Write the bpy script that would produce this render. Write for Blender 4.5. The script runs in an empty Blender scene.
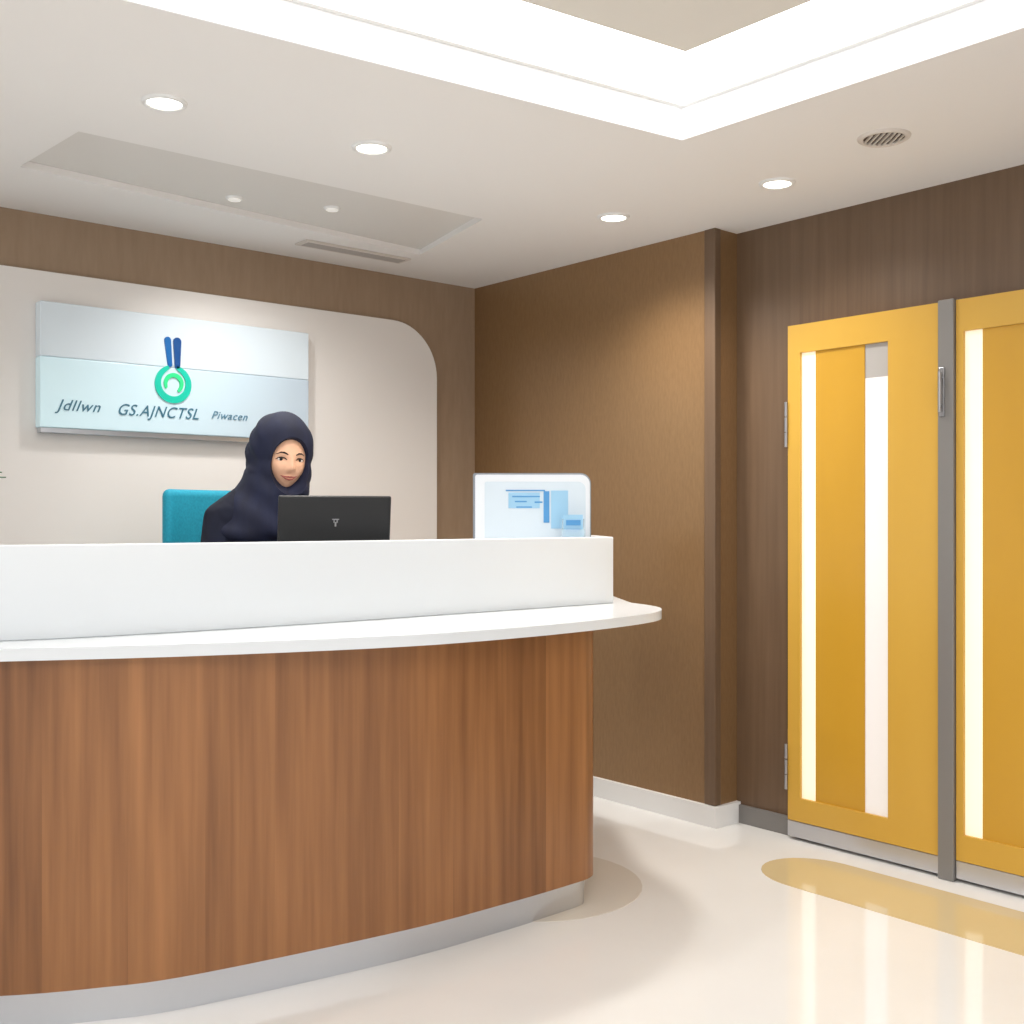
import bpy, bmesh, math, random
from mathutils import Vector, Matrix
random.seed(4)
sc = bpy.context.scene
W = {}
def lin(c):
    return tuple(((v/255)/12.92 if v/255 <= .04045 else ((v/255+.055)/1.055)**2.4) for v in c)+(1,)

# ---------------------------------------------------------------- materials
def pbr(name, col, rough=.5, metal=0, emit=None, es=0, coat=0, alpha=1, trans=0, spec=None):
    m = bpy.data.materials.new(name); m.use_nodes = True
    b = m.node_tree.nodes["Principled BSDF"]
    b.inputs["Base Color"].default_value = lin(col)
    b.inputs["Roughness"].default_value = rough
    b.inputs["Metallic"].default_value = metal
    b.inputs["Coat Weight"].default_value = coat
    b.inputs["Alpha"].default_value = alpha
    b.inputs["Transmission Weight"].default_value = trans
    if spec is not None: b.inputs["Specular IOR Level"].default_value = spec
    if emit:
        b.inputs["Emission Color"].default_value = lin(emit)
        b.inputs["Emission Strength"].default_value = es
    return m

def noisy(name, c1, c2, scale=(4,4,4), nscale=1.0, rough=.5, detail=4, bump=0, plank=None, axis=0, plankamt=.5, coat=0, spec=None, lo=.3, hi=.7, metal=0):
    m = pbr(name, c1, rough, coat=coat, spec=spec, metal=metal)
    nt = m.node_tree; N = nt.nodes; L = nt.links; b = N["Principled BSDF"]
    tc = N.new("ShaderNodeNewGeometry")
    mp = N.new("ShaderNodeMapping"); mp.inputs["Scale"].default_value = scale
    L.new(tc.outputs["Position"], mp.inputs["Vector"])
    no = N.new("ShaderNodeTexNoise"); no.inputs["Scale"].default_value = nscale; no.inputs["Detail"].default_value = detail
    L.new(mp.outputs[0], no.inputs["Vector"])
    cr = N.new("ShaderNodeValToRGB")
    cr.color_ramp.elements[0].position = lo; cr.color_ramp.elements[1].position = hi
    cr.color_ramp.elements[0].color = lin(c1); cr.color_ramp.elements[1].color = lin(c2)
    fac = no.outputs["Fac"]
    if plank:
        sx = N.new("ShaderNodeSeparateXYZ"); L.new(tc.outputs["Position"], sx.inputs[0])
        mu = N.new("ShaderNodeMath"); mu.operation = 'MULTIPLY'; mu.inputs[1].default_value = plank
        L.new(sx.outputs[axis], mu.inputs[0])
        fl = N.new("ShaderNodeMath"); fl.operation = 'FLOOR'; L.new(mu.outputs[0], fl.inputs[0])
        wn = N.new("ShaderNodeTexWhiteNoise"); wn.noise_dimensions = '1D'; L.new(fl.outputs[0], wn.inputs["W"])
        sh = N.new("ShaderNodeMath"); sh.operation = 'MULTIPLY_ADD'; sh.inputs[1].default_value = plankamt; sh.inputs[2].default_value = -plankamt/2
        L.new(wn.outputs["Value"], sh.inputs[0])
        ad2 = N.new("ShaderNodeVectorMath"); ad2.operation = 'ADD'
        L.new(mp.outputs[0], ad2.inputs[0]); L.new(wn.outputs["Color"], ad2.inputs[1])
        L.new(ad2.outputs[0], no.inputs["Vector"])
        ad = N.new("ShaderNodeMath"); ad.operation = 'ADD'
        L.new(fac, ad.inputs[0]); L.new(sh.outputs[0], ad.inputs[1]); fac = ad.outputs[0]
    L.new(fac, cr.inputs[0]); L.new(cr.outputs[0], b.inputs["Base Color"])
    if bump:
        bp = N.new("ShaderNodeBump"); bp.inputs["Strength"].default_value = bump; bp.inputs["Distance"].default_value = .01
        L.new(no.outputs["Fac"], bp.inputs["Height"]); L.new(bp.outputs[0], b.inputs["Normal"])
    return m

M = {}
M['ceiling'] = pbr('ceiling_plaster', (236,233,230), .8)
M['recess'] = pbr('recess_shade', (219,215,210), .7)  # ceiling plaster greyed to paint the shade inside the recess
M['floor'] = noisy('polished_floor', (234,233,230), (238,237,234), nscale=.6, rough=.05, spec=.8)
M['wallbrown'] = noisy('bronze_laminate', (138,106,70), (150,117,80), scale=(110,110,30), nscale=1.0, rough=.35, detail=2, lo=.2, hi=.8, spec=.8, metal=.35)
M['walldoor'] = noisy('dark_veneer', (96,75,56), (113,90,69), scale=(30,30,1.2), nscale=1.6, rough=.42, detail=4, lo=.2, hi=.8, plank=2.2, axis=1, plankamt=.08)
M['wallback'] = noisy('taupe_wall', (150,126,102), (158,134,110), scale=(50,50,8), rough=.6)
M['beige'] = pbr('warm_white_paint', (233,228,223), .65)
M['deskwood'] = noisy('walnut_veneer', (106,66,36), (172,118,72), scale=(34,34,1.3), nscale=1.0, rough=.34, detail=6, plank=5.6, axis=0, plankamt=.24, lo=.1, hi=.9)
M['white'] = pbr('white_solid_surface', (222,226,229), .22)
M['whitematte'] = pbr('white_baseboard', (234,233,231), .45)
M['silver'] = pbr('brushed_aluminium', (205,207,211), .28, .85)
M['steel'] = pbr('satin_steel', (165,165,168), .3, .8)
M['plinth'] = pbr('brushed_silver_plinth', (205,208,213), .22, .92)
M['greymetal'] = pbr('grey_painted_metal', (132,129,126), .45, .3)
M['yellow'] = noisy('yellow_door_paint', (202,157,60), (208,164,67), nscale=1.0, scale=(3,3,.6), rough=.4)
M['yellow2'] = noisy('yellow_panel_paint', (195,147,42), (201,153,50), nscale=1.0, scale=(3,3,.6), rough=.35)
M['frost'] = pbr('frosted_glass', (250,242,220), .3, emit=(255,242,212), es=.38)
M['frost2'] = pbr('clear_frosted_glass', (232,228,226), .25, emit=(255,252,248), es=.16)
M['glassgrey'] = pbr('grey_glass', (176,172,168), .2)
M['tray'] = pbr('luminous_cove', (255,255,255), .6, emit=(255,254,253), es=3.6)
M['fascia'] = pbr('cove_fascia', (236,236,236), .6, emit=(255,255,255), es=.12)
M['lip'] = pbr('lips', (176,84,78), .45)
M['cliplip'] = pbr('cove_lip', (218,217,215), .6)
M['innerc'] = pbr('raft_plaster', (222,217,208), .8)
M['lens'] = pbr('lamp_lens', (255,255,255), .4, emit=(255,250,240), es=7)
M['lensoff'] = pbr('dim_lens', (240,238,235), .3, emit=(255,250,240), es=.3)
M['darkslot'] = pbr('dark_vent', (78,62,52), .7)
M['softslot'] = pbr('grey_slot', (176,170,165), .7)
M['ventm'] = pbr('vent_metal', (212,204,196), .4)
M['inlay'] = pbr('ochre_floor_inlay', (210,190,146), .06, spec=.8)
M['ledge_shade'] = pbr('ledge_shade_taupe', (218,212,202), .06, spec=.8)  # floor tone darkened to paint the ledge's shadow and reflection
M['teal'] = noisy('teal_fabric', (18,146,174), (28,162,190), nscale=30, rough=.75)
M['black'] = pbr('black_plastic', (14,14,16), .4)
M['blackm'] = pbr('black_matte', (30,30,33), .6)
M['navy'] = noisy('navy_cloth', (10,15,40), (17,25,56), scale=(14,14,5), nscale=1.2, rough=.8, detail=3, bump=.2)
M['navydark'] = noisy('dark_navy_gown', (9,13,32), (14,20,44), scale=(10,10,4), nscale=1.2, rough=.9, detail=3, bump=.2)
M['skin'] = pbr('skin', (230,180,148), .48)
M['brow'] = pbr('brow_hair', (40,25,20), .7)
M['eyew'] = pbr('eye_white', (215,202,194), .3)
M['iris'] = pbr('eye_iris', (22,12,8), .2)
M['leaf'] = noisy('leaf_green', (24,84,44), (50,120,60), nscale=20, rough=.5)
M['pot'] = pbr('white_ceramic', (230,228,224), .3)
M['soil'] = pbr('potting_soil', (50,36,26), .9)
M['blue1'] = pbr('print_blue', (74,144,200), .35)
M['blue2'] = pbr('print_light_blue', (150,194,222), .35)
M['scr'] = pbr('screen_white', (205,217,226), .25)
M['casew'] = pbr('white_plastic', (222,226,231), .3)
M['caseg'] = pbr('grey_plastic', (130,136,144), .35)
M['keys'] = pbr('key_grey', (55,55,58), .6)
M['lidmark'] = pbr('lid_mark', (150,150,152), .4)
M['signblue'] = pbr('sign_blue', (12,98,166), .3)
M['signnavy'] = pbr('sign_deep_blue', (12,74,138), .3)
M['signteal'] = pbr('sign_teal', (20,196,168), .3)
M['signgreen'] = pbr('sign_green', (50,220,140), .3)
M['signtext'] = pbr('sign_text', (58,112,134), .35)
M['signtext2'] = pbr('sign_text_faint', (92,134,156), .35)
M['acrylic'] = pbr('clear_acrylic', (215,235,245), .08, alpha=.35)
m = pbr('sign_glow_gradient', (190,215,228), .25); nt=m.node_tree; N=nt.nodes; L=nt.links
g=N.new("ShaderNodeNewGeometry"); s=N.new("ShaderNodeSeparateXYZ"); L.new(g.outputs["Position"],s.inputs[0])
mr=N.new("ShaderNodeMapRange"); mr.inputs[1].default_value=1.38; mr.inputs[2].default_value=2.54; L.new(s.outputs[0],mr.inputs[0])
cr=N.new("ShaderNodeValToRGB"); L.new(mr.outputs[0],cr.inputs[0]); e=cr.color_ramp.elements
e[0].position=0; e[0].color=lin((210,236,243)); e[1].position=1; e[1].color=lin((182,196,208))  # glow at the board's left end painted into its colour
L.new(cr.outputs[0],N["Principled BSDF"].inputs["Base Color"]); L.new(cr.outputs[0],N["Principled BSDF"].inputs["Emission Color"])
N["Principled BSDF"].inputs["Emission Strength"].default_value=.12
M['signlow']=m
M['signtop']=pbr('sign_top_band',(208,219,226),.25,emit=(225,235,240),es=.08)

# ---------------------------------------------------------------- helpers
def add(name, me, mats, parent=None, smooth=False):
    if isinstance(me, bmesh.types.BMesh):
        bm = me; me = bpy.data.meshes.new(name); bm.normal_update(); bm.to_mesh(me); bm.free()
    else:
        me.materials.clear()
    if not isinstance(mats, (list, tuple)): mats = [mats]
    for x in mats: me.materials.append(M[x])
    co = [v.co for v in me.vertices]
    mn = Vector([min(c[i] for c in co) for i in range(3)]); mx = Vector([max(c[i] for c in co) for i in range(3)])
    c = (mn+mx)/2
    me.transform(Matrix.Translation(-c))
    o = bpy.data.objects.new(name, me); sc.collection.objects.link(o)
    W[o] = c
    if parent: o.parent = parent; o.location = c - W[parent]
    else: o.location = c
    if smooth:
        for p in me.polygons: p.use_smooth = True
    return o
def empty(name, loc, label, cat, parent=None):
    o = bpy.data.objects.new(name, None); sc.collection.objects.link(o); o.empty_display_size=.1
    o.location = loc; W[o] = Vector(loc)
    if label: o["label"]=label; o["category"]=cat
    return o
def tag(o, label, cat, group=None):
    o["label"]=label; o["category"]=cat
    if group: o["group"]=group
    return o
def struct(o, label=None, cat=None):
    o["kind"]="structure"
    if label: o["label"]=label
    if cat: o["category"]=cat
    return o
def bbox(bm, c, s, rz=0, bev=0, seg=2, rx=0, mat=0):
    mtx = Matrix.Translation(c) @ Matrix.Rotation(rz,4,'Z') @ Matrix.Rotation(rx,4,'X') @ Matrix.Diagonal((s[0],s[1],s[2],1))
    r = bmesh.ops.create_cube(bm, size=1, matrix=mtx)
    vs = r['verts']
    fs = set(f for v in vs for f in v.link_faces)
    if bev:
        es = list(set(e for v in vs for e in v.link_edges))
        rr = bmesh.ops.bevel(bm, geom=es, offset=bev, segments=seg, profile=.5, affect='EDGES')
        fs |= set(rr['faces'])
    for f in fs:
        if f.is_valid: f.material_index = mat
def box(name, c, s, mat, parent=None, rz=0, bev=.004, seg=2, rx=0):
    bm = bmesh.new(); bbox(bm, c, s, rz, bev, seg, rx); return add(name, bm, mat, parent)
def box2(name, a, b, mat, parent=None, bev=.0):
    c = [(a[i]+b[i])/2 for i in range(3)]; s=[abs(a[i]-b[i]) for i in range(3)]
    return box(name, c, s, mat, parent, bev=bev)
def prism_bm(pts, z0, z1, bev=0):
    bm = bmesh.new()
    a = 0
    for i in range(len(pts)):
        x0,y0=pts[i][:2]; x1,y1=pts[(i+1)%len(pts)][:2]; a += x0*y1-x1*y0
    if a<0: pts=list(reversed(pts))
    lo=[bm.verts.new((p[0],p[1],z0)) for p in pts]; hi=[bm.verts.new((p[0],p[1],z1)) for p in pts]
    top=bm.faces.new(hi); bot=bm.faces.new(list(reversed(lo)))
    n=len(pts)
    for i in range(n): bm.faces.new((lo[i],lo[(i+1)%n],hi[(i+1)%n],hi[i]))
    if bev:
        es=list(set(list(top.edges)+list(bot.edges)))
        bmesh.ops.bevel(bm, geom=es, offset=bev, segments=3, profile=.5, affect='EDGES')
    return bm
def prism(name, pts, z0, z1, mat, parent=None, bev=0):
    return add(name, prism_bm(pts,z0,z1,bev), mat, parent)
def catmull(P, n=10):
    P=[Vector(p) for p in P]; out=[]
    for i in range(len(P)-1):
        p0=P[i-1] if i>0 else P[i]*2-P[i+1]; p1=P[i]; p2=P[i+1]; p3=P[i+2] if i+2<len(P) else P[i+1]*2-P[i]
        for k in range(n):
            t=k/n
            out.append(.5*((2*p1)+(-p0+p2)*t+(2*p0-5*p1+4*p2-p3)*t*t+(-p0+3*p1-3*p2+p3)*t**3))
    out.append(P[-1]); return out
def offset(path, d):
    out=[]
    n=len(path)
    for i in range(n):
        ns=[]
        if i>0: t=(path[i]-path[i-1]).normalized(); ns.append(Vector((-t.y,t.x)))
        if i<n-1: t=(path[i+1]-path[i]).normalized(); ns.append(Vector((-t.y,t.x)))
        if len(ns)==2:
            m=(ns[0]+ns[1]).normalized(); m=m/max(.5,m.dot(ns[0]))
        else: m=ns[0]
        out.append(path[i]+m*d)
    return out
def strip(name, path, o0, o1, z0, z1, mat, parent=None, bev=0):
    a=offset(path,o0); b=offset(path,o1)
    bm=bmesh.new(); n=len(path)
    v=[[bm.verts.new((q[0],q[1],z)) for q in (a[i],b[i]) for z in (z0,z1)] for i in range(n)]
    for i in range(n-1):
        A,B=v[i],v[i+1]
        bm.faces.new((A[0],B[0],B[1],A[1])); bm.faces.new((A[3],B[3],B[2],A[2]))
        bm.faces.new((A[1],B[1],B[3],A[3])); bm.faces.new((A[2],B[2],B[0],A[0]))
    bm.faces.new((v[0][0],v[0][1],v[0][3],v[0][2])); bm.faces.new((v[-1][2],v[-1][3],v[-1][1],v[-1][0]))
    bmesh.ops.recalc_face_normals(bm, faces=bm.faces)
    if bev:
        es=[e for e in bm.edges if len(e.link_faces)==2 and e.calc_face_angle(0)>.9]
        bmesh.ops.bevel(bm, geom=es, offset=bev, segments=3, profile=.5, affect='EDGES')
    o=add(name,bm,mat,parent,smooth=True)
    o.data.set_sharp_from_angle(angle=.6)
    return o
def cyl(bm, p0, p1, r0, r1=None, seg=24, mat=0):
    p0=Vector(p0);p1=Vector(p1); r1=r0 if r1 is None else r1
    d=p1-p0; q=d.to_track_quat('Z','Y').to_matrix().to_4x4()
    r=bmesh.ops.create_cone(bm, cap_ends=True, segments=seg, radius1=r0, radius2=r1, depth=d.length, matrix=Matrix.Translation((p0+p1)/2)@q)
    for f in set(f for v in r['verts'] for f in v.link_faces): f.material_index=mat
def ell(bm, c, r, rot=None, sub=3, mat=0):
    mt=Matrix.Translation(c)
    if rot is not None: mt=mt@rot
    rr=bmesh.ops.create_icosphere(bm, subdivisions=sub, radius=1, matrix=mt@Matrix.Diagonal((r[0],r[1],r[2],1)))
    if mat:
        for f in set(f for v in rr['verts'] for f in v.link_faces): f.material_index=mat
def limb(bm, pts, rs, sub=2, sq=(1,1,1)):
    for i in range(len(pts)-1):
        a=Vector(pts[i]);b=Vector(pts[i+1]); L_=(b-a).length; n=max(2,int(L_/(min(rs[i],rs[i+1])*.3)))
        for k in range(n+1):
            t=k/n; r=rs[i]*(1-t)+rs[i+1]*t
            ell(bm, a.lerp(b,t), (r*sq[0],r*sq[1],r*sq[2]), sub=sub)
def evalmesh(o):
    dg=bpy.context.evaluated_depsgraph_get(); dg.update()
    return bpy.data.meshes.new_from_object(o.evaluated_get(dg))
def largest(me):
    bm=bmesh.new(); bm.from_mesh(me); seen=set(); best=[]
    bm.verts.ensure_lookup_table()
    for v in bm.verts:
        if v.index in seen: continue
        st=[v]; seen.add(v.index); comp=[]
        while st:
            q=st.pop(); comp.append(q)
            for e in q.link_edges:
                o=e.other_vert(q)
                if o.index not in seen: seen.add(o.index); st.append(o)
        if len(comp)>len(best): best=comp
    keep=set(v.index for v in best)
    bmesh.ops.delete(bm,geom=[v for v in bm.verts if v.index not in keep],context='VERTS')
    bm.to_mesh(me); bm.free(); return me
def remesh(bm, vox, smooth=3, cut=None):
    me=bpy.data.meshes.new('t'); bm.to_mesh(me); bm.free()
    o=bpy.data.objects.new('t',me); sc.collection.objects.link(o)
    r=o.modifiers.new('r','REMESH'); r.mode='VOXEL'; r.voxel_size=vox; r.use_smooth_shade=True
    if smooth:
        s_=o.modifiers.new('s','SMOOTH'); s_.factor=.5; s_.iterations=smooth
    co=None
    if cut is not None:
        cm=bpy.data.meshes.new('c'); cut.to_mesh(cm); cut.free()
        co=bpy.data.objects.new('c',cm); sc.collection.objects.link(co)
        b_=o.modifiers.new('b','BOOLEAN'); b_.operation='DIFFERENCE'; b_.object=co; b_.solver='EXACT'
    res=evalmesh(o)
    bpy.data.objects.remove(o)
    if co: bpy.data.objects.remove(co)
    return largest(res)

# ---------------------------------------------------------------- room shell
CH=2.43
XR=3.70; XP=3.56; YB=4.45; YJ=2.89
struct(box2('floor',(-3,-3,-.1),(XR+.2,YB+.2,0),'floor'),'polished off-white glossy floor','floor')
tray=[(2.66,2.29),(2.72,-2.2),(-2.2,-2.2),(-2.2,2.89)]
cb=bmesh.new(); bbox(cb,((-3+XR+.2)/2,(-3+YB+.2)/2,CH+.055),(XR+3.2,YB+3.2,.11))
me=bpy.data.meshes.new('c'); cb.to_mesh(me); cb.free()
co=bpy.data.objects.new('c',me); sc.collection.objects.link(co)
cuts=[]
REC=[(1.2,3.43),(2.76,3.40),(2.92,4.04),(1.17,3.90)]
for pts,z0,z1 in ((tray,CH-.1,CH+.3),(REC,CH-.1,CH+.03)):
    bm=prism_bm(pts,z0,z1); cm=bpy.data.meshes.new('k'); bm.to_mesh(cm); bm.free()
    k=bpy.data.objects.new('k',cm); sc.collection.objects.link(k); cuts.append(k)
    b_=co.modifiers.new('b','BOOLEAN'); b_.operation='DIFFERENCE'; b_.object=k; b_.solver='EXACT'
cme=evalmesh(co)
bpy.data.objects.remove(co)
for k in cuts: bpy.data.objects.remove(k)
struct(add('ceiling',cme,'ceiling'),'white plaster ceiling with lit recessed tray','ceiling')
tp=[Vector(p) for p in tray]
def inset(poly,d):
    n=len(poly); out=[]
    for i in range(n):
        p0,p1,p2=poly[i-1],poly[i],poly[(i+1)%n]
        t0=(p1-p0).normalized(); t1=(p2-p1).normalized()
        n0=Vector((t0.y,-t0.x)); n1=Vector((t1.y,-t1.x))
        m=(n0+n1).normalized(); m=m/m.dot(n0); out.append(p1+m*d)
    return out
def ring(name,a,b,z0,z1,mat):
    bm=bmesh.new(); n=len(a)
    v=[[bm.verts.new((q[i][0],q[i][1],z)) for q in (a,b) for z in (z0,z1)] for i in range(n)]
    for i in range(n):
        A,B=v[i],v[(i+1)%n]
        bm.faces.new((A[0],B[0],B[1],A[1])); bm.faces.new((A[3],B[3],B[2],A[2]))
        bm.faces.new((A[1],B[1],B[3],A[3])); bm.faces.new((A[2],B[2],B[0],A[0]))
    bmesh.ops.recalc_face_normals(bm, faces=bm.faces)
    return add(name,bm,mat)
i1=inset(tp,.006)
SG=-1 if (i1[0]-Vector((1,0))).length>(tp[0]-Vector((1,0))).length else 1
i1=inset(tp,.006*SG); i2=inset(tp,.34*SG); i0=inset(tp,-.02*SG); i3=inset(tp,.026*SG)
struct(ring('trim_1',tp,i1,CH,CH+.098,'fascia'),'white vertical edge of the ceiling tray','ceiling trim')
struct(ring('trim_2',tp,i3,CH+.098,CH+.11,'cliplip'),'thin lip inside the ceiling tray','ceiling trim')
struct(prism('trim_3',[tuple(p) for p in i0],CH+.111,CH+.15,'tray'),'glowing white cove inside the ceiling tray','cove light')
struct(prism('trim_4',[tuple(p) for p in i2],CH+.09,CH+.110,'innerc'),'beige plaster raft in the ceiling tray','ceiling raft')
struct(prism('trim_10',REC,CH+.024,CH+.03,'recess'),'back of the shallow ceiling recess, its shade painted pale grey','ceiling recess')

struct(box2('wall_back',(-3,YB,0),(XP+.3,YB+.15,CH),'wallback'),'taupe brown wall behind the reception desk','wall')
struct(box2('wall_right',(XR,-3,0),(XR+.15,YJ,CH),'walldoor'),'dark brown veneer wall around the yellow doors','wall')
struct(box2('wall_side',(XP,YJ,0),(XR+.15,YB,CH),'wallbrown'),'bronze brown laminate wall with a projecting edge','wall')
struct(box2('trim_5',(XP-.008,YJ-.006,.086),(XP+.03,YJ+.05,CH),'walldoor',bev=.003),'dark corner strip of the brown wall','corner trim')
struct(box2('baseboard_side',(XP-.02,YJ,0),(XP,YB,.085),'whitematte'),'white baseboard','baseboard')
struct(box2('baseboard_end',(XP-.02,YJ-.02,0),(XR,YJ,.085),'whitematte'),'white baseboard','baseboard')
struct(box2('baseboard_right',(XR-.015,2.62,0),(XR,YJ-.021,.075),'greymetal',bev=.002),'grey baseboard beside the doors','baseboard')
struct(box2('baseboard_back',(.0,YB-.04,0),(XP-.021,YB,.085),'whitematte',bev=.002),'white baseboard','baseboard')
def xzbm(pts,y0,y1):
    bm=prism_bm(pts,0,1); bm.transform(Matrix(((1,0,0,0),(0,0,y0-y1,y1),(0,1,0,0),(0,0,0,1))))
    bmesh.ops.recalc_face_normals(bm,faces=bm.faces); return bm
def xzprism(name,pts,y0,y1,mat,parent=None): return add(name,xzbm(pts,y0,y1),mat,parent)
pp=[(-1,0.09),(3.30,0.09)]
R=.26
for k in range(17):
    a=k/16*math.pi/2; pp.append((3.30-R+R*math.cos(a),2.205-R+R*math.sin(a)))
pp.append((-1,2.205))
struct(xzprism('trim_6',pp,YB-.025,YB,'beige'),'off-white wall panel with a rounded upper corner','wall panel')
il=[]
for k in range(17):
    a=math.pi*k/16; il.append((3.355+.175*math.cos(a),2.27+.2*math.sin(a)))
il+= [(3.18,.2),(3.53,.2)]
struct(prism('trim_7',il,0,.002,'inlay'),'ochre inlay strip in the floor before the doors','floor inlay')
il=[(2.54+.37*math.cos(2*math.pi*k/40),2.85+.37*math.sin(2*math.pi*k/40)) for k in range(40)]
struct(prism('trim_11',il,0,.0015,'ledge_shade'),'pale taupe disc painting the ledge shadow and reflection under the desk end','floor inlay')  # ledge shadow and reflection painted as a flat disc

# ---------------------------------------------------------------- doors
def door(n,y0,y1,swap):
    root=empty('door_%d'%n,(XR-.02,(y0+y1)/2,0),None,None)
    struct(root,'mustard yellow door leaf with two tall frosted glass strips','door')
    ys=[y0, y0-.056, y0-.121, y0-.332, y0-.432, y1] if not swap else [y0,y0-.026,y0-.090,y0-.302,y0-.404,y1]
    zt,zb,st,sb=2.005,.075,1.895,.165
    xf=XR-.045
    bm=bmesh.new()
    def b(ya,yb,za,zb_,xa,mat=0,bev=0):
        bbox(bm,((xa+XR)/2,(ya+yb)/2,(za+zb_)/2),(XR-xa,abs(ya-yb),abs(za-zb_)),bev=bev,mat=mat)
    b(ys[0],ys[1],zb,zt,xf); b(ys[4],ys[5],zb,zt,xf)
    b(ys[1],ys[4],st,zt,xf); b(ys[1],ys[4],zb,sb,xf)
    add('door_frame',bm,'yellow',root)
    box2('door_panel',(XR-.036,ys[2],sb),(XR,ys[3],st),'yellow2',root)['label']='deep yellow recessed panel'
    box2('glass_strip',(XR-.032,ys[1],sb),(XR,ys[2],st),'frost',root)['label']='warm lit frosted glass strip'
    zg=1.77 if not swap else 1.895
    box2('glass_strip',(XR-.032,ys[3],sb),(XR,ys[4],zg),'frost2',root)['label']='white frosted glass strip'
    if not swap: box2('glass_top',(XR-.032,ys[3],zg),(XR,ys[4],st),'glassgrey',root)['label']='grey upper section of glass strip'
    box2('kick_plate',(XR-.047,y0,.012),(XR,y1,.073),'silver',root,bev=.002)
    if not swap:
        for z in (1.62,.28):
            bm=bmesh.new()
            for q in (-1,0,1): cyl(bm,(XR-.05,y0+.005,z+q*.06-.028),(XR-.05,y0+.005,z+q*.06+.028),.0065)
            bbox(bm,(XR-.022,y0+.006,z),(.04,.006,.17))
            add('hinge',bm,'steel',root)
    return root
d1=door(1,2.606,1.977,False)
door(2,1.915,1.27,True)
struct(box2('trim_8',(XR-.06,1.917,0),(XR,1.975,2.01),'greymetal',bev=.004),'grey metal mullion between the yellow doors','door post')
bm=bmesh.new()
hy=1.957
bbox(bm,(XR-.063,hy,1.69),(.008,.018,.17),bev=.002)
cyl(bm,(XR-.080,hy,1.62),(XR-.080,hy,1.76),.0055); cyl(bm,(XR-.06,hy,1.64),(XR-.080,hy,1.64),.005); cyl(bm,(XR-.06,hy,1.74),(XR-.080,hy,1.74),.005)
add('handle',bm,'steel',d1)['label']='slim satin steel pull handle'
struct(box2('trim_9',(XR-.012,2.620,.42),(XR-.001,2.632,1.50),'blackm'),'dark strip painting the shaded gap beside the door','door gap')  # black strip stands in for the shade in the door gap

# ---------------------------------------------------------------- reception desk
desk=empty('reception_desk',(1.8,2.9,0),'curved reception desk with walnut front and white counter','reception desk')
wood=catmull([(.2,3.7),(.3,3.35),(.52,3.06),(.8,2.86),(1.0,2.75),(1.23,2.665),(1.8,2.57),(2.16,2.55),(2.42,2.55),(2.53,2.562),(2.59,2.62),(2.7,2.78),(2.88,3.02),(2.93,3.35)],8)
strip('front_panel',wood,0,.05,.094,.91,'deskwood',desk)['label']='walnut veneer curved front panel'
strip('plinth',wood,.03,.055,0,.094,'plinth',desk)['label']='brushed silver plinth'
up=catmull([(.12,3.75),(.28,3.42),(.52,3.18),(.85,2.985),(1.2,2.91),(1.7,2.875),(2.3,2.87),(2.95,2.87)],8)
upf=up+[Vector((3.2,3.2)),Vector((3.2,3.45))]
strip('upstand',upf,0,.05,.94,1.184,'white',desk,bev=.004)['label']='white raised counter screen'
led=catmull([(.02,3.72),(.16,3.33),(.42,3.02),(.8,2.805),(1.21,2.60),(1.695,2.437),(2.1,2.40),(2.465,2.425),(2.75,2.49),(2.9,2.59),(2.975,2.71),(3.02,2.86)],8)
back=offset(upf,.055)
lp=led+[Vector((3.25,3.17)),Vector((3.25,3.45))]+list(reversed(back))
o=prism('counter_ledge',[tuple(p) for p in lp],.91,.94,'white',desk,bev=.006); o['label']='white curved counter ledge'
wt=offset(up,.05); wt2=offset(up,.5)
wpoly=wt[:-1]+[Vector((2.915,2.92)),Vector((3.145,3.22)),Vector((3.145,3.37))]+list(reversed(wt2))
prism('worktop',[tuple(p) for p in wpoly],1.04,1.07,'white',desk)['label']='white inner worktop'

# ---------------------------------------------------------------- laptop
def laptop():
    c=Vector((1.905,3.115,1.071)); u=Vector((.94,-.34,0)).normalized(); v=Vector((-u.y,u.x,0))
    rz=math.atan2(u.y,u.x)
    root=empty('laptop',c,'open black laptop on the desk, lid back showing','laptop')
    base=c+v*.125; w=.365
    box('laptop_base',base+Vector((0,0,.011)),(w,.25,.02),'blackm',root,rz=rz,bev=.004)
    bm=bmesh.new()
    for i in range(13):
        for j in range(5):
            q=base+u*((i-6)*.026)+v*((2-j)*.022-.03)+Vector((0,0,.0225)); bbox(bm,q,(.022,.018,.003),rz=rz)
    add('keyboard',bm,'keys',root)
    H=.243
    def place(bm,off):
        bm.transform(Matrix.Translation(c+Vector((0,0,.014)))@Matrix.Rotation(rz,4,'Z')@Matrix.Rotation(math.radians(8),4,'X')@Matrix.Translation(off))
    bm=bmesh.new(); bbox(bm,(0,0,0),(w,.014,H),bev=.006,seg=3); place(bm,(0,-.007,H/2)); add('laptop_lid',bm,'black',root)
    bm=bmesh.new(); bbox(bm,(0,0,0),(w-.03,.002,H-.03)); place(bm,(0,.0012,H/2)); add('screen',bm,'scr',root)
    bm=bmesh.new()
    bbox(bm,(0,0,-.004),(.005,.002,.014)); bbox(bm,(0,0,.012),(.022,.0021,.003)); bbox(bm,(-.005,0,.006),(.003,.0021,.010)); bbox(bm,(.005,0,.006),(.003,.0021,.010))
    place(bm,(0,-.0148,H*.64)); add('emblem',bm,'lidmark',root)['label']='small grey emblem on the lid'
laptop()

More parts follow.
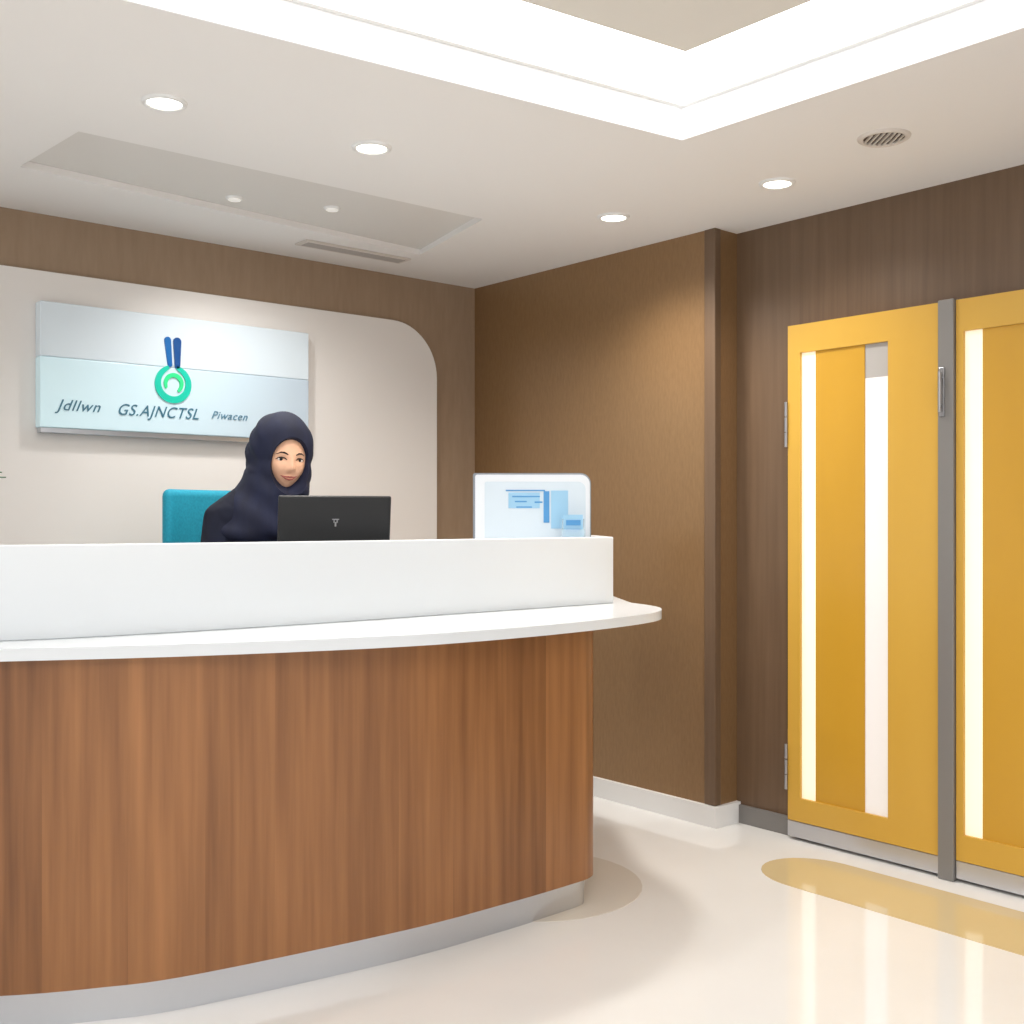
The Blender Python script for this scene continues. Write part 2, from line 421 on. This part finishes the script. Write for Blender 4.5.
# ---------------------------------------------------------------- white display
c=Vector((2.823,3.179,1.071)); rz=math.atan2(-.6503,.7595)
disp=empty('display_screen',c,'white-cased display screen with blue graphics standing on the counter','screen')
def plc(bm,off,par,name,mat):
    bm.transform(Matrix.Translation(c)@Matrix.Rotation(rz,4,'Z')@Matrix.Translation(off)); return add(name,bm,mat,par)
def rrect(w,h,r):
    pts=[]
    for cx,cz,a0,rr in ((w/2-r,h/2-r,0,r),(-w/2+.008,h/2-.008,90,.008),(-w/2+.008,-h/2+.008,180,.008),(w/2-.008,-h/2+.008,270,.008)):
        for k in range(7):
            a=math.radians(a0+k*15); pts.append((cx+rr*math.cos(a),cz+rr*math.sin(a)))
    return pts
plc(xzbm(rrect(.450,.344,.04),-.010,.045),(0,0,.182),disp,'casing','caseg')['label']='grey casing'
plc(xzbm(rrect(.437,.332,.036),-.0128,-.0102),(.002,0,.182),disp,'bezel','casew')['label']='white bezel'
plc(xzbm(rrect(.385,.275,.03),-.0140,-.0128),(0.012,0,.184),disp,'screen','scr')
bm=bmesh.new(); bbox(bm,(0,.01,.006),(.2,.1,.012),bev=.003); plc(bm,(0,.0,0),disp,'stand','casew')
bm=bmesh.new()
for (x0,z0,x1,z1) in ((-.10,.285,.05,.290),(-.075,.262,.03,.267),(-.065,.243,-.02,.248),(-.06,.222,.0,.227),(.01,.24,.04,.246)):
    bbox(bm,((x0+x1)/2,-.0150,(z0+z1)/2),(x1-x0,.0018,z1-z0))
bbox(bm,(.055,-.0150,.225),(.022,.0018,.12))
plc(bm,(0,0,0),disp,'screen_graphic','blue1')
bm=bmesh.new(); bbox(bm,(.105,-.0150,.215),(.065,.0018,.145)); bbox(bm,(-.03,-.0145,.25),(.12,.001,.06)); plc(bm,(0,0,0),disp,'screen_picture','blue2')
hc=c+Vector((.076,-.148,0))
holder=empty('brochure_holder',hc,'clear acrylic holder with pale blue brochures beside the display','brochure holder')
bm=bmesh.new()
bbox(bm,(0,.012,.09),(.085,.004,.18)); bbox(bm,(0,-.022,.07),(.085,.003,.14)); bbox(bm,(0,-.005,.002),(.085,.036,.004)); bbox(bm,(-.042,-.005,.06),(.002,.034,.12)); bbox(bm,(.042,-.005,.06),(.002,.034,.12))
bm.transform(Matrix.Translation(hc)@Matrix.Rotation(rz,4,'Z')); add('holder_body',bm,'acrylic',holder)
bm=bmesh.new(); bbox(bm,(0,-.004,.100),(.072,.016,.19)); bm.transform(Matrix.Translation(hc)@Matrix.Rotation(rz,4,'Z')); add('brochure',bm,'blue2',holder)
bm=bmesh.new(); bbox(bm,(0,-.0135,.165),(.055,.002,.02)); bbox(bm,(.0,-.0135,.135),(.055,.002,.012)); bm.transform(Matrix.Translation(hc)@Matrix.Rotation(rz,4,'Z')); add('brochure_print',bm,'blue1',holder)

# ---------------------------------------------------------------- wall sign
sy=YB-.085
sign=empty('wall_sign',(1.96,YB-.03,1.6),'pale blue clinic name sign with blue and green emblem','sign')
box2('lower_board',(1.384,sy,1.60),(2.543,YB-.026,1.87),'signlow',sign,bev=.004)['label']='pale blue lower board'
box2('upper_board',(1.384,sy,1.871),(2.543,YB-.026,2.08),'signtop',sign,bev=.004)['label']='whitish upper board'
box2('sign_rail',(1.39,sy+.012,1.58),(2.537,YB-.026,1.6),'silver',sign,bev=.002)
def flat(name,pts,mat,y=sy-.006,t=.006):
    return xzprism(name,pts,y,y+t,mat,sign)
def stroke(x0,z0,x1,z1,w):
    a=Vector((x0,z0));b=Vector((x1,z1)); t=(b-a).normalized(); an=math.atan2(t.y,t.x); P=[]
    for k in range(9):
        q=an-math.pi/2+math.pi*k/8; P.append((b.x+w/2*math.cos(q),b.y+w/2*math.sin(q)))
    for k in range(9):
        q=an+math.pi/2+math.pi*k/8; P.append((a.x+w/3*math.cos(q),a.y+w/3*math.sin(q)))
    return P
lx=1.893
flat('emblem_stroke',stroke(lx+.002,1.880,lx-.008,1.980,.028),'signblue',t=.008)
flat('emblem_stroke',stroke(lx+.034,1.878,lx+.033,1.978,.034),'signnavy',t=.008)
def arc(cx,cz,r0,r1,a0,a1,n=32):
    P=[];Q=[]
    for k in range(n+1):
        a=math.radians(a0+(a1-a0)*k/n); th=math.sin(math.pi*k/n)**.5*.5+.5
        P.append((cx+r1*math.cos(a),cz+r1*1.0*math.sin(a))); ri=r1-(r1-r0)*th; Q.append((cx+ri*math.cos(a),cz+ri*math.sin(a)))
    return P+list(reversed(Q))
flat('emblem_ring',arc(lx+.016,1.802,.050,.078,-255,78),'signteal',t=.008)
flat('emblem_swirl',arc(lx+.018,1.806,.024,.042,-60,215),'signgreen',t=.008)
def text(body,x,z,size,mat,name,sx=1,shear=.38,off=0.0):
    cu=bpy.data.curves.new('f','FONT'); cu.body=body; cu.size=size; cu.extrude=.0015; cu.shear=shear; cu.offset=off; cu.space_character=1.1
    o=bpy.data.objects.new('f',cu); sc.collection.objects.link(o)
    me=evalmesh(o); bpy.data.objects.remove(o)
    me.transform(Matrix.Translation((x,sy-.002,z))@Matrix.Rotation(math.pi/2,4,'X')@Matrix.Diagonal((sx,1,1,1)))
    return add(name,me,mat,sign)
text("Jdllwn",1.445,1.668,.060,'signtext','lettering',1.02)
text("GS.AJNCTSL",1.675,1.664,.064,'signtext','lettering',.92)
text("Piwacen",2.075,1.672,.046,'signtext2','lettering',1.0)

# ---------------------------------------------------------------- ceiling fittings
def downlight(x,y,en):
    root=empty('downlight',(x,y,CH),'round recessed white ceiling downlight, lit','downlight'); root['group']='recessed ceiling downlights'
    bm=bmesh.new(); n=32
    prof=[(.064,0),(.062,-.006),(.05,-.008),(.047,-.003),(.047,0)]
    vs=[[bm.verts.new((x+r*math.cos(2*math.pi*k/n),y+r*math.sin(2*math.pi*k/n),CH+z)) for r,z in prof] for k in range(n)]
    for k in range(n):
        for j in range(len(prof)-1): bm.faces.new((vs[k][j],vs[k][j+1],vs[(k+1)%n][j+1],vs[(k+1)%n][j]))
    bmesh.ops.recalc_face_normals(bm,faces=bm.faces)
    add('trim_ring',bm,'whitematte',root,True)
    bm=bmesh.new(); cyl(bm,(x,y,CH-.004),(x,y,CH-.0005),.047,seg=32); add('lens',bm,'lens',root)
    li=bpy.data.lights.new('spot','SPOT'); li.energy=en; li.color=(1,.955,.90); li.spot_size=math.radians(145); li.spot_blend=1; li.shadow_soft_size=.08
    lo=bpy.data.objects.new('lamp',li); sc.collection.objects.link(lo); lo.parent=root; lo.location=(0,0,-.02)
for x,y,e_ in ((1.30,3.03,32),(1.957,2.97,32),(3.126,3.04,85),(3.247,2.36,32)): downlight(x,y,e_)
vx,vy=3.108,1.862
vent=empty('ceiling_vent',(vx,vy,CH),'round ceiling air vent with dark slots','air vent')
bm=bmesh.new(); n=32; prof=[(.080,0),(.078,-.005),(.069,-.010),(.062,-.006),(.06,0)]
vs=[[bm.verts.new((vx+r*math.cos(2*math.pi*k/n),vy+r*math.sin(2*math.pi*k/n),CH+z)) for r,z in prof] for k in range(n)]
for k in range(n):
    for j in range(len(prof)-1): bm.faces.new((vs[k][j],vs[k][j+1],vs[(k+1)%n][j+1],vs[(k+1)%n][j]))
bmesh.ops.recalc_face_normals(bm,faces=bm.faces); add('vent_ring',bm,'ventm',vent,True)
bm=bmesh.new(); cyl(bm,(vx,vy,CH-.003),(vx,vy,CH-.0005),.062,seg=32); add('vent_duct',bm,'darkslot',vent)
bm=bmesh.new()
uu=Vector((.76,-.65,0))
for i in range(-3,4):
    h=math.sqrt(max(0,.060**2-(i*.016)**2))
    bbox(bm,Vector((vx,vy,CH-.006))+uu*(i*.016),(.005,2*h,.006),rz=math.atan2(uu.y,uu.x))
add('vent_slats',bm,'ventm',vent)
sl=empty('air_diffuser',(2.7,4.2,CH),'slim grey linear slot diffuser in the ceiling','air diffuser')
box('diffuser_frame',(2.66,4.17,CH-.004),(.54,.10,.008),'ventm',sl,bev=.003); box('diffuser_slot',(2.66,4.17,CH-.007),(.50,.06,.006),'softslot',sl,bev=0)
for x,y,e_ in ((1.92,3.84,30),(2.27,3.72,18)):
    r=empty('spotlight',(x,y,CH+.024),'small white spotlight in the ceiling recess','spotlight'); r['group']='small recess spotlights'
    bm=bmesh.new(); cyl(bm,(x,y,CH+.016),(x,y,CH+.026),.028,.034); add('lamp_housing',bm,'whitematte',r,False)
    bm=bmesh.new(); cyl(bm,(x,y,CH+.013),(x,y,CH+.016),.022); add('lens',bm,'lensoff',r)
    li=bpy.data.lights.new('spot','SPOT'); li.energy=e_; li.color=(1,.98,.95); li.spot_size=math.radians(140); li.spot_blend=1; li.shadow_soft_size=.05
    lo=bpy.data.objects.new('lamp',li); sc.collection.objects.link(lo); lo.parent=r; lo.location=(0,0,-.055); lo.rotation_euler=(.12,-.22 if x<2 else 0,0)

# ---------------------------------------------------------------- chair
ch=empty('office_chair',(1.9,3.74,0),'teal upholstered high office chair behind the desk','chair')
cx,cy=1.90,3.72
box('seat',(cx,cy,.70),(.48,.44,.08),'teal',ch,bev=.03,seg=4)
bm=bmesh.new()
bbox(bm,(0,0,0),(.42,.06,.46),bev=.028,seg=4)
bmesh.ops.subdivide_edges(bm,edges=[e for e in bm.edges if abs(e.verts[0].co.x-e.verts[1].co.x)>.2],cuts=12)
for v in bm.verts: v.co.y-= (v.co.x**2)*1.1
bm.transform(Matrix.Translation((1.875,3.975,1.13))@Matrix.Rotation(.12,4,'Z')); add('backrest',bm,'teal',ch,True)
bm=bmesh.new(); limb(bm,[(cx,3.9,.67),(cx,4.03,.75),(1.87,4.03,.95)],[.018,.018,.018]); add('back_support',bm,'blackm',ch,True)
bm=bmesh.new(); cyl(bm,(cx,cy,.1),(cx,cy,.67),.028); cyl(bm,(cx,cy,.1),(cx,cy,.35),.038); add('gas_column',bm,'silver',ch)
bm=bmesh.new()
for k in range(32):
    a=2*math.pi*k/32; b=2*math.pi*(k+1)/32
    cyl(bm,(cx+.24*math.cos(a),cy-.06+.24*math.sin(a),.33),(cx+.24*math.cos(b),cy-.06+.24*math.sin(b),.33),.011,seg=8)
for k in range(3):
    a=2*math.pi*k/3+.5; cyl(bm,(cx,cy,.33),(cx+.24*math.cos(a),cy-.06+.24*math.sin(a),.33),.008,seg=8)
add('foot_ring',bm,'silver',ch)
bm=bmesh.new()
for k in range(5):
    a=2*math.pi*k/5+.3; cyl(bm,(cx,cy,.11),(cx+.28*math.cos(a),cy+.28*math.sin(a),.075),.026,.016,seg=12)
add('star_base',bm,'blackm',ch)
for k in range(5):
    a=2*math.pi*k/5+.3; bm=bmesh.new(); px,py=cx+.28*math.cos(a),cy+.28*math.sin(a)
    tx,ty=-math.sin(a)*.02,math.cos(a)*.02
    cyl(bm,(px-tx,py-ty,.031),(px+tx,py+ty,.031),.03,seg=16); cyl(bm,(px,py,.03),(px,py,.075),.008,seg=8); add('caster',bm,'black',ch)

# ---------------------------------------------------------------- person
C=Vector((1.976,3.574,1.478))
HR=Matrix.Rotation(math.radians(-9),4,'Z')@Matrix.Rotation(math.radians(4),4,'X')@Matrix.Rotation(math.radians(3),4,'Y')
def r_(x,y,z): return C+(HR@Vector((x,y,z)))
def hell(bm,p,r,sub=3,mat=0): ell(bm,r_(*p),r,rot=HR,sub=sub,mat=mat)
def G(a,b,c,d,sx,sz): return math.exp(-((a-c)/sx)**2-((b-d)/sz)**2)
HW=.084; TAP=.24
def head_y(x,z):
    d=0
    d+=.014*G(x,z,0,-.043,.0130,.015)+.008*G(x,z,0,-.022,.009,.022)
    d+=.004*(G(x,z,.011,-.048,.007,.007)+G(x,z,-.011,-.048,.007,.007))
    d-=.0065*(G(x,z,.033,-.012,.018,.013)+G(x,z,-.033,-.012,.018,.013))
    d+=.003*(G(x,z,.03,.008,.02,.008)+G(x,z,-.03,.008,.02,.008))
    d+=.006*G(x,z,0,-.077,.020,.009)
    d-=.003*G(x,z,0,-.064,.008,.006)
    d+=.006*G(x,z,0,-.108,.024,.015)
    d+=.006*(G(x,z,.042,-.05,.022,.022)+G(x,z,-.042,-.05,.022,.022))
    return d
def headshape(bm):
    rr=bmesh.ops.create_icosphere(bm,subdivisions=6,radius=1)
    for v in rr['verts']:
        n=v.co.copy()
        x=n.x*HW; y=n.y*.095; z=n.z*.124-.006
        if z<0:
            k=min(1,-z/.13); x*=1-TAP*k**1.6
            if y>0: y*=1-.45*k
            else: y*=1-.05*k
        if n.y<0:
            y-=head_y(x,z)*min(1,(-n.y)*1.6)
            y-= .008*(1-abs(n.x))*max(0,-n.z)
        v.co=r_(x,y,z)
bm=bmesh.new()
headshape(bm)
for s in (-1,1): hell(bm,(s*.084,.012,-.02),(.008,.018,.028))
limb(bm,[(1.965,3.60,1.40),(1.945,3.625,1.27)],[.05,.056])
T=Vector((1.93,3.64,0))
def t_(x,y,z): return T+Vector((x,y,z))
ell(bm,t_(0,0,1.17),(.15,.1,.14)); ell(bm,t_(0,.02,1.0),(.125,.095,.18)); ell(bm,t_(0,.04,.87),(.155,.13,.12))
limb(bm,[t_(-.15,0,1.26),t_(.15,0,1.26)],[.05,.05])
SH={-1:(1.77,3.645,1.25),1:(2.10,3.645,1.25)}
EL={-1:(1.71,3.60,1.0),1:(2.17,3.58,1.0)}
WR={-1:(1.865,3.40,1.125),1:(2.055,3.37,1.125)}
for s in (-1,1):
    limb(bm,[SH[s],EL[s],WR[s]],[.045,.036,.024])
    hd=Vector(WR[s]); fwd=(Vector((1.955,3.22,1.112))-hd); fwd.z=-.02; fwd.normalize()
    side=Vector((-fwd.y,fwd.x,0))*(-1)
    palm=hd+fwd*.05
    for q in (-.02,0,.02): limb(bm,[hd+fwd*.01+side*q*.6,palm+fwd*.02+side*q],[.016,.014])
    for i,(q,l) in enumerate(((-.03,.055),(-.01,.07),(.01,.075),(.03,.065))):
        a=palm+fwd*.03+side*q; b=a+fwd*l*.5+Vector((0,0,.006)); c2=b+fwd*l*.4-Vector((0,0,.018))
        limb(bm,[a,b,c2],[.0088,.008,.007],sub=1)
    th=side*(.03 if (side.x*-s)>0 else -.03)
    limb(bm,[hd+fwd*.02+th*.6,hd+fwd*.05+th*1.5,hd+fwd*.08+th*1.6-Vector((0,0,.008))],[.012,.0095,.008],sub=1)
    hx=T.x+s*.08
    limb(bm,[(hx,3.66,.84),(hx+s*.02,3.24,.84),(hx+s*.01,3.40,.42)],[.075,.055,.038])
    limb(bm,[(hx+s*.01,3.40,.40),(hx+s*.02,3.30,.375)],[.03,.028])
person=add('person',remesh(bm,.003,1),'skin',None,True)
tag(person,'person in navy headscarf and dark gown seated at desk facing laptop','person')
bm=bmesh.new()
ell(bm,t_(0,0,1.17),(.185,.125,.16)); ell(bm,t_(0,.02,1.0),(.155,.125,.2)); ell(bm,t_(0,.04,.88),(.195,.165,.135))
limb(bm,[t_(-.14,0,1.255),t_(.15,0,1.255)],[.070,.070])
limb(bm,[t_(-.14,0,1.26),t_(-.02,.02,1.33)],[.066,.07]); limb(bm,[t_(.15,0,1.26),t_(.05,.02,1.33)],[.066,.07])
for s in (-1,1):
    w0=Vector(WR[s]); e0=Vector(EL[s]); w1=e0.lerp(w0,.93)
    limb(bm,[SH[s],EL[s],w1],[.062,.055,.038])
    hx=T.x+s*.075
    limb(bm,[(hx,3.66,.85),(hx+s*.02,3.24,.845),(hx+s*.01,3.385,.46)],[.098,.085,.085])
limb(bm,[(T.x,3.5,.85),(T.x,3.25,.85),(T.x,3.38,.47)],[.09,.08,.08])
o=add('gown',remesh(bm,.006,8),'navydark',person,True); o['label']='loose dark navy gown'
bm=bmesh.new()
hell(bm,(0,.024,.026),(.114,.130,.134),sub=5)
hell(bm,(-.008,.06,-.005),(.106,.112,.122),sub=4)
hell(bm,(0,-.006,-.06),(.106,.102,.095),sub=4)
A0=C+Vector((-.005,.035,-.07)); A1=C+Vector((-.045,.06,-.27))
for k in range(13):
    t=k/12; p=A0.lerp(A1,t)
    ell(bm,p,(.118+.085*t**1.4,.118+.02*t,.07),sub=4)
for k in range(9):
    t=k/8; ell(bm,C+Vector((-.004,-.028,-.12)).lerp(C+Vector((-.03,-.035,-.30)),t),(.085+.055*t,.085,.06),sub=4)
me_=remesh(bm,.005,16)
bm=bmesh.new(); bm.from_mesh(me_); bm.normal_update()
HI=HR.inverted()
for v in bm.verts:    # soft slanting cloth folds
    p=HI@(v.co-C); ang=math.atan2(p.x,-p.y)
    if p.z<-.07:
        f=min(1,(-.07-p.z)/.07); d=.0045*f*math.sin(4.5*ang+p.z*60)
    else:
        f=min(1,max(0,(p.y+.05)/.05)); d=.0024*f*math.sin(p.z*85-p.y*60)
    v.co+=v.normal*d
cut=bmesh.new(); bmesh.ops.create_icosphere(cut,subdivisions=5,radius=1,matrix=Matrix.Translation(r_(0,-.125,-.034))@HR@Matrix.Diagonal((.082,.096,.104,1)))
o=add('headscarf',remesh(bm,.004,1,cut),'navy',person,True); o['label']='navy headscarf wrapped around head and neck'
def fy(x,z):
    n_z=(z+.006)/.124; k=min(1,max(0,-z/.13)); xx=x/(1-TAP*k**1.6); n_x=xx/HW
    ny=-math.sqrt(max(0,1-n_x*n_x-n_z*n_z)); y=ny*.095
    if z<0: y*=1-.05*k
    y-=head_y(x,z)*min(1,-ny*1.6)+.008*(1-abs(n_x))*max(0,-n_z)
    return y
for s in (-1,1):
    bm=bmesh.new(); ex,ez=s*.033,-.014
    yy=fy(ex,ez)
    hell(bm,(ex,yy+.0035,ez),(.0145,.0052,.0058)); hell(bm,(ex-.001,yy-.0002,ez+.0004),(.0076,.0022,.0058),mat=1)
    add('eye',bm,['eyew','iris'],person,True)
    bm=bmesh.new(); q=[(s*.016,.005),(s*.026,.0100),(s*.038,.0105),(s*.051,.004)]
    limb(bm,[r_(a,fy(a,b)+.0012,b) for a,b in q],[.0028,.0038,.0032,.0018],sub=1); add('eyebrow',bm,'brow',person,True)
    bm=bmesh.new(); q=[(s*.0175,-.013),(s*.025,-.008),(s*.035,-.0068),(s*.044,-.009),(s*.051,-.0135)]
    limb(bm,[r_(a,fy(a,b)-.0010,b) for a,b in q],[.0018,.0028,.0030,.0026,.0018],sub=1); add('eyelid_line',bm,'brow',person,True)
bm=bmesh.new()
q=[(-.030,-.0700),(-.013,-.0740),(-.004,-.0738),(0,-.0744),(.004,-.0738),(.013,-.0740),(.030,-.0700)]
limb(bm,[r_(a,fy(a,b)+.001,b) for a,b in q],[.0014,.0026,.0032,.0028,.0032,.0026,.0014],sub=1)
q=[(-.028,-.0710),(-.012,-.0805),(0,-.083),(.012,-.0805),(.028,-.0710)]
limb(bm,[r_(a,fy(a,b)+.001,b) for a,b in q],[.0014,.0034,.0042,.0034,.0014],sub=1)
add('lips',bm,'lip',person,True)
for s in (-1,1):
    hx=T.x+s*.09; bm=bmesh.new()
    limb(bm,[(hx,3.42,.375),(hx+s*.01,3.30,.36),(hx+s*.015,3.22,.365)],[.036,.034,.028])
    add('shoe',remesh(bm,.006,2),'blackm',person,True)

# ---------------------------------------------------------------- potted plant
pc=Vector((.80,3.36,1.071))
pl=empty('potted_plant',pc,'small green potted plant on the reception worktop','plant')
bm=bmesh.new(); cyl(bm,pc,pc+Vector((0,0,.11)),.045,.06,32); add('pot',bm,'pot',pl)
bm=bmesh.new(); cyl(bm,pc+Vector((0,0,.105)),pc+Vector((0,0,.114)),.052,.052,24); add('soil',bm,'soil',pl)
bm=bmesh.new()
for k in range(18):
    a=k*2.4+.3; ln=.19+.08*((k*7)%5)/5; out=.085+.055*((k*3)%4)/4
    d=Vector((math.cos(a),math.sin(a),0)); sd=Vector((-d.y,d.x,0)); pts=[]
    for j in range(7):
        t=j/6; q=pc+Vector((0,0,.11))+d*(out*t**1.5*1.3)+Vector((0,0,ln*math.sin(t*1.7))); w=.016*math.sin(math.pi*min(1,.1+.9*t))+.001
        pts.append((bm.verts.new(q-sd*w),bm.verts.new(q+Vector((0,0,-.003))),bm.verts.new(q+sd*w)))
    for j in range(6):
        A,B=pts[j],pts[j+1]; bm.faces.new((A[0],A[1],B[1],B[0])); bm.faces.new((A[1],A[2],B[2],B[1]))
add('leaves',bm,'leaf',pl,True)

# ---------------------------------------------------------------- light / world / camera
w=bpy.data.worlds.new('world'); sc.world=w; w.use_nodes=True
w.node_tree.nodes['Background'].inputs[0].default_value=(.98,.985,1,1); w.node_tree.nodes['Background'].inputs[1].default_value=1.1
def area(name,loc,rot,size,e,col=(1,.98,.97)):
    li=bpy.data.lights.new(name,'AREA'); li.energy=e; li.size=size[0]; li.shape='RECTANGLE'; li.size_y=size[1]; li.color=col
    o=bpy.data.objects.new(name,li); sc.collection.objects.link(o); o.location=loc; o.rotation_euler=rot
area('fill_light',(.2,-.6,2.5),(0,0,0),(3,2),50)  # added fill lamp behind the camera, no fitting belongs to it
cam=bpy.data.cameras.new('camera'); co=bpy.data.objects.new('camera',cam); sc.collection.objects.link(co)
co.location=(0,0,1.25); co.rotation_euler=(math.pi/2,0,-math.atan2(.6506,.7596))
cam.sensor_width=36; cam.lens=36*1112/1024; cam.shift_y=7/1024; cam.clip_start=.05
sc.camera=co
sc.view_settings.view_transform='Standard'
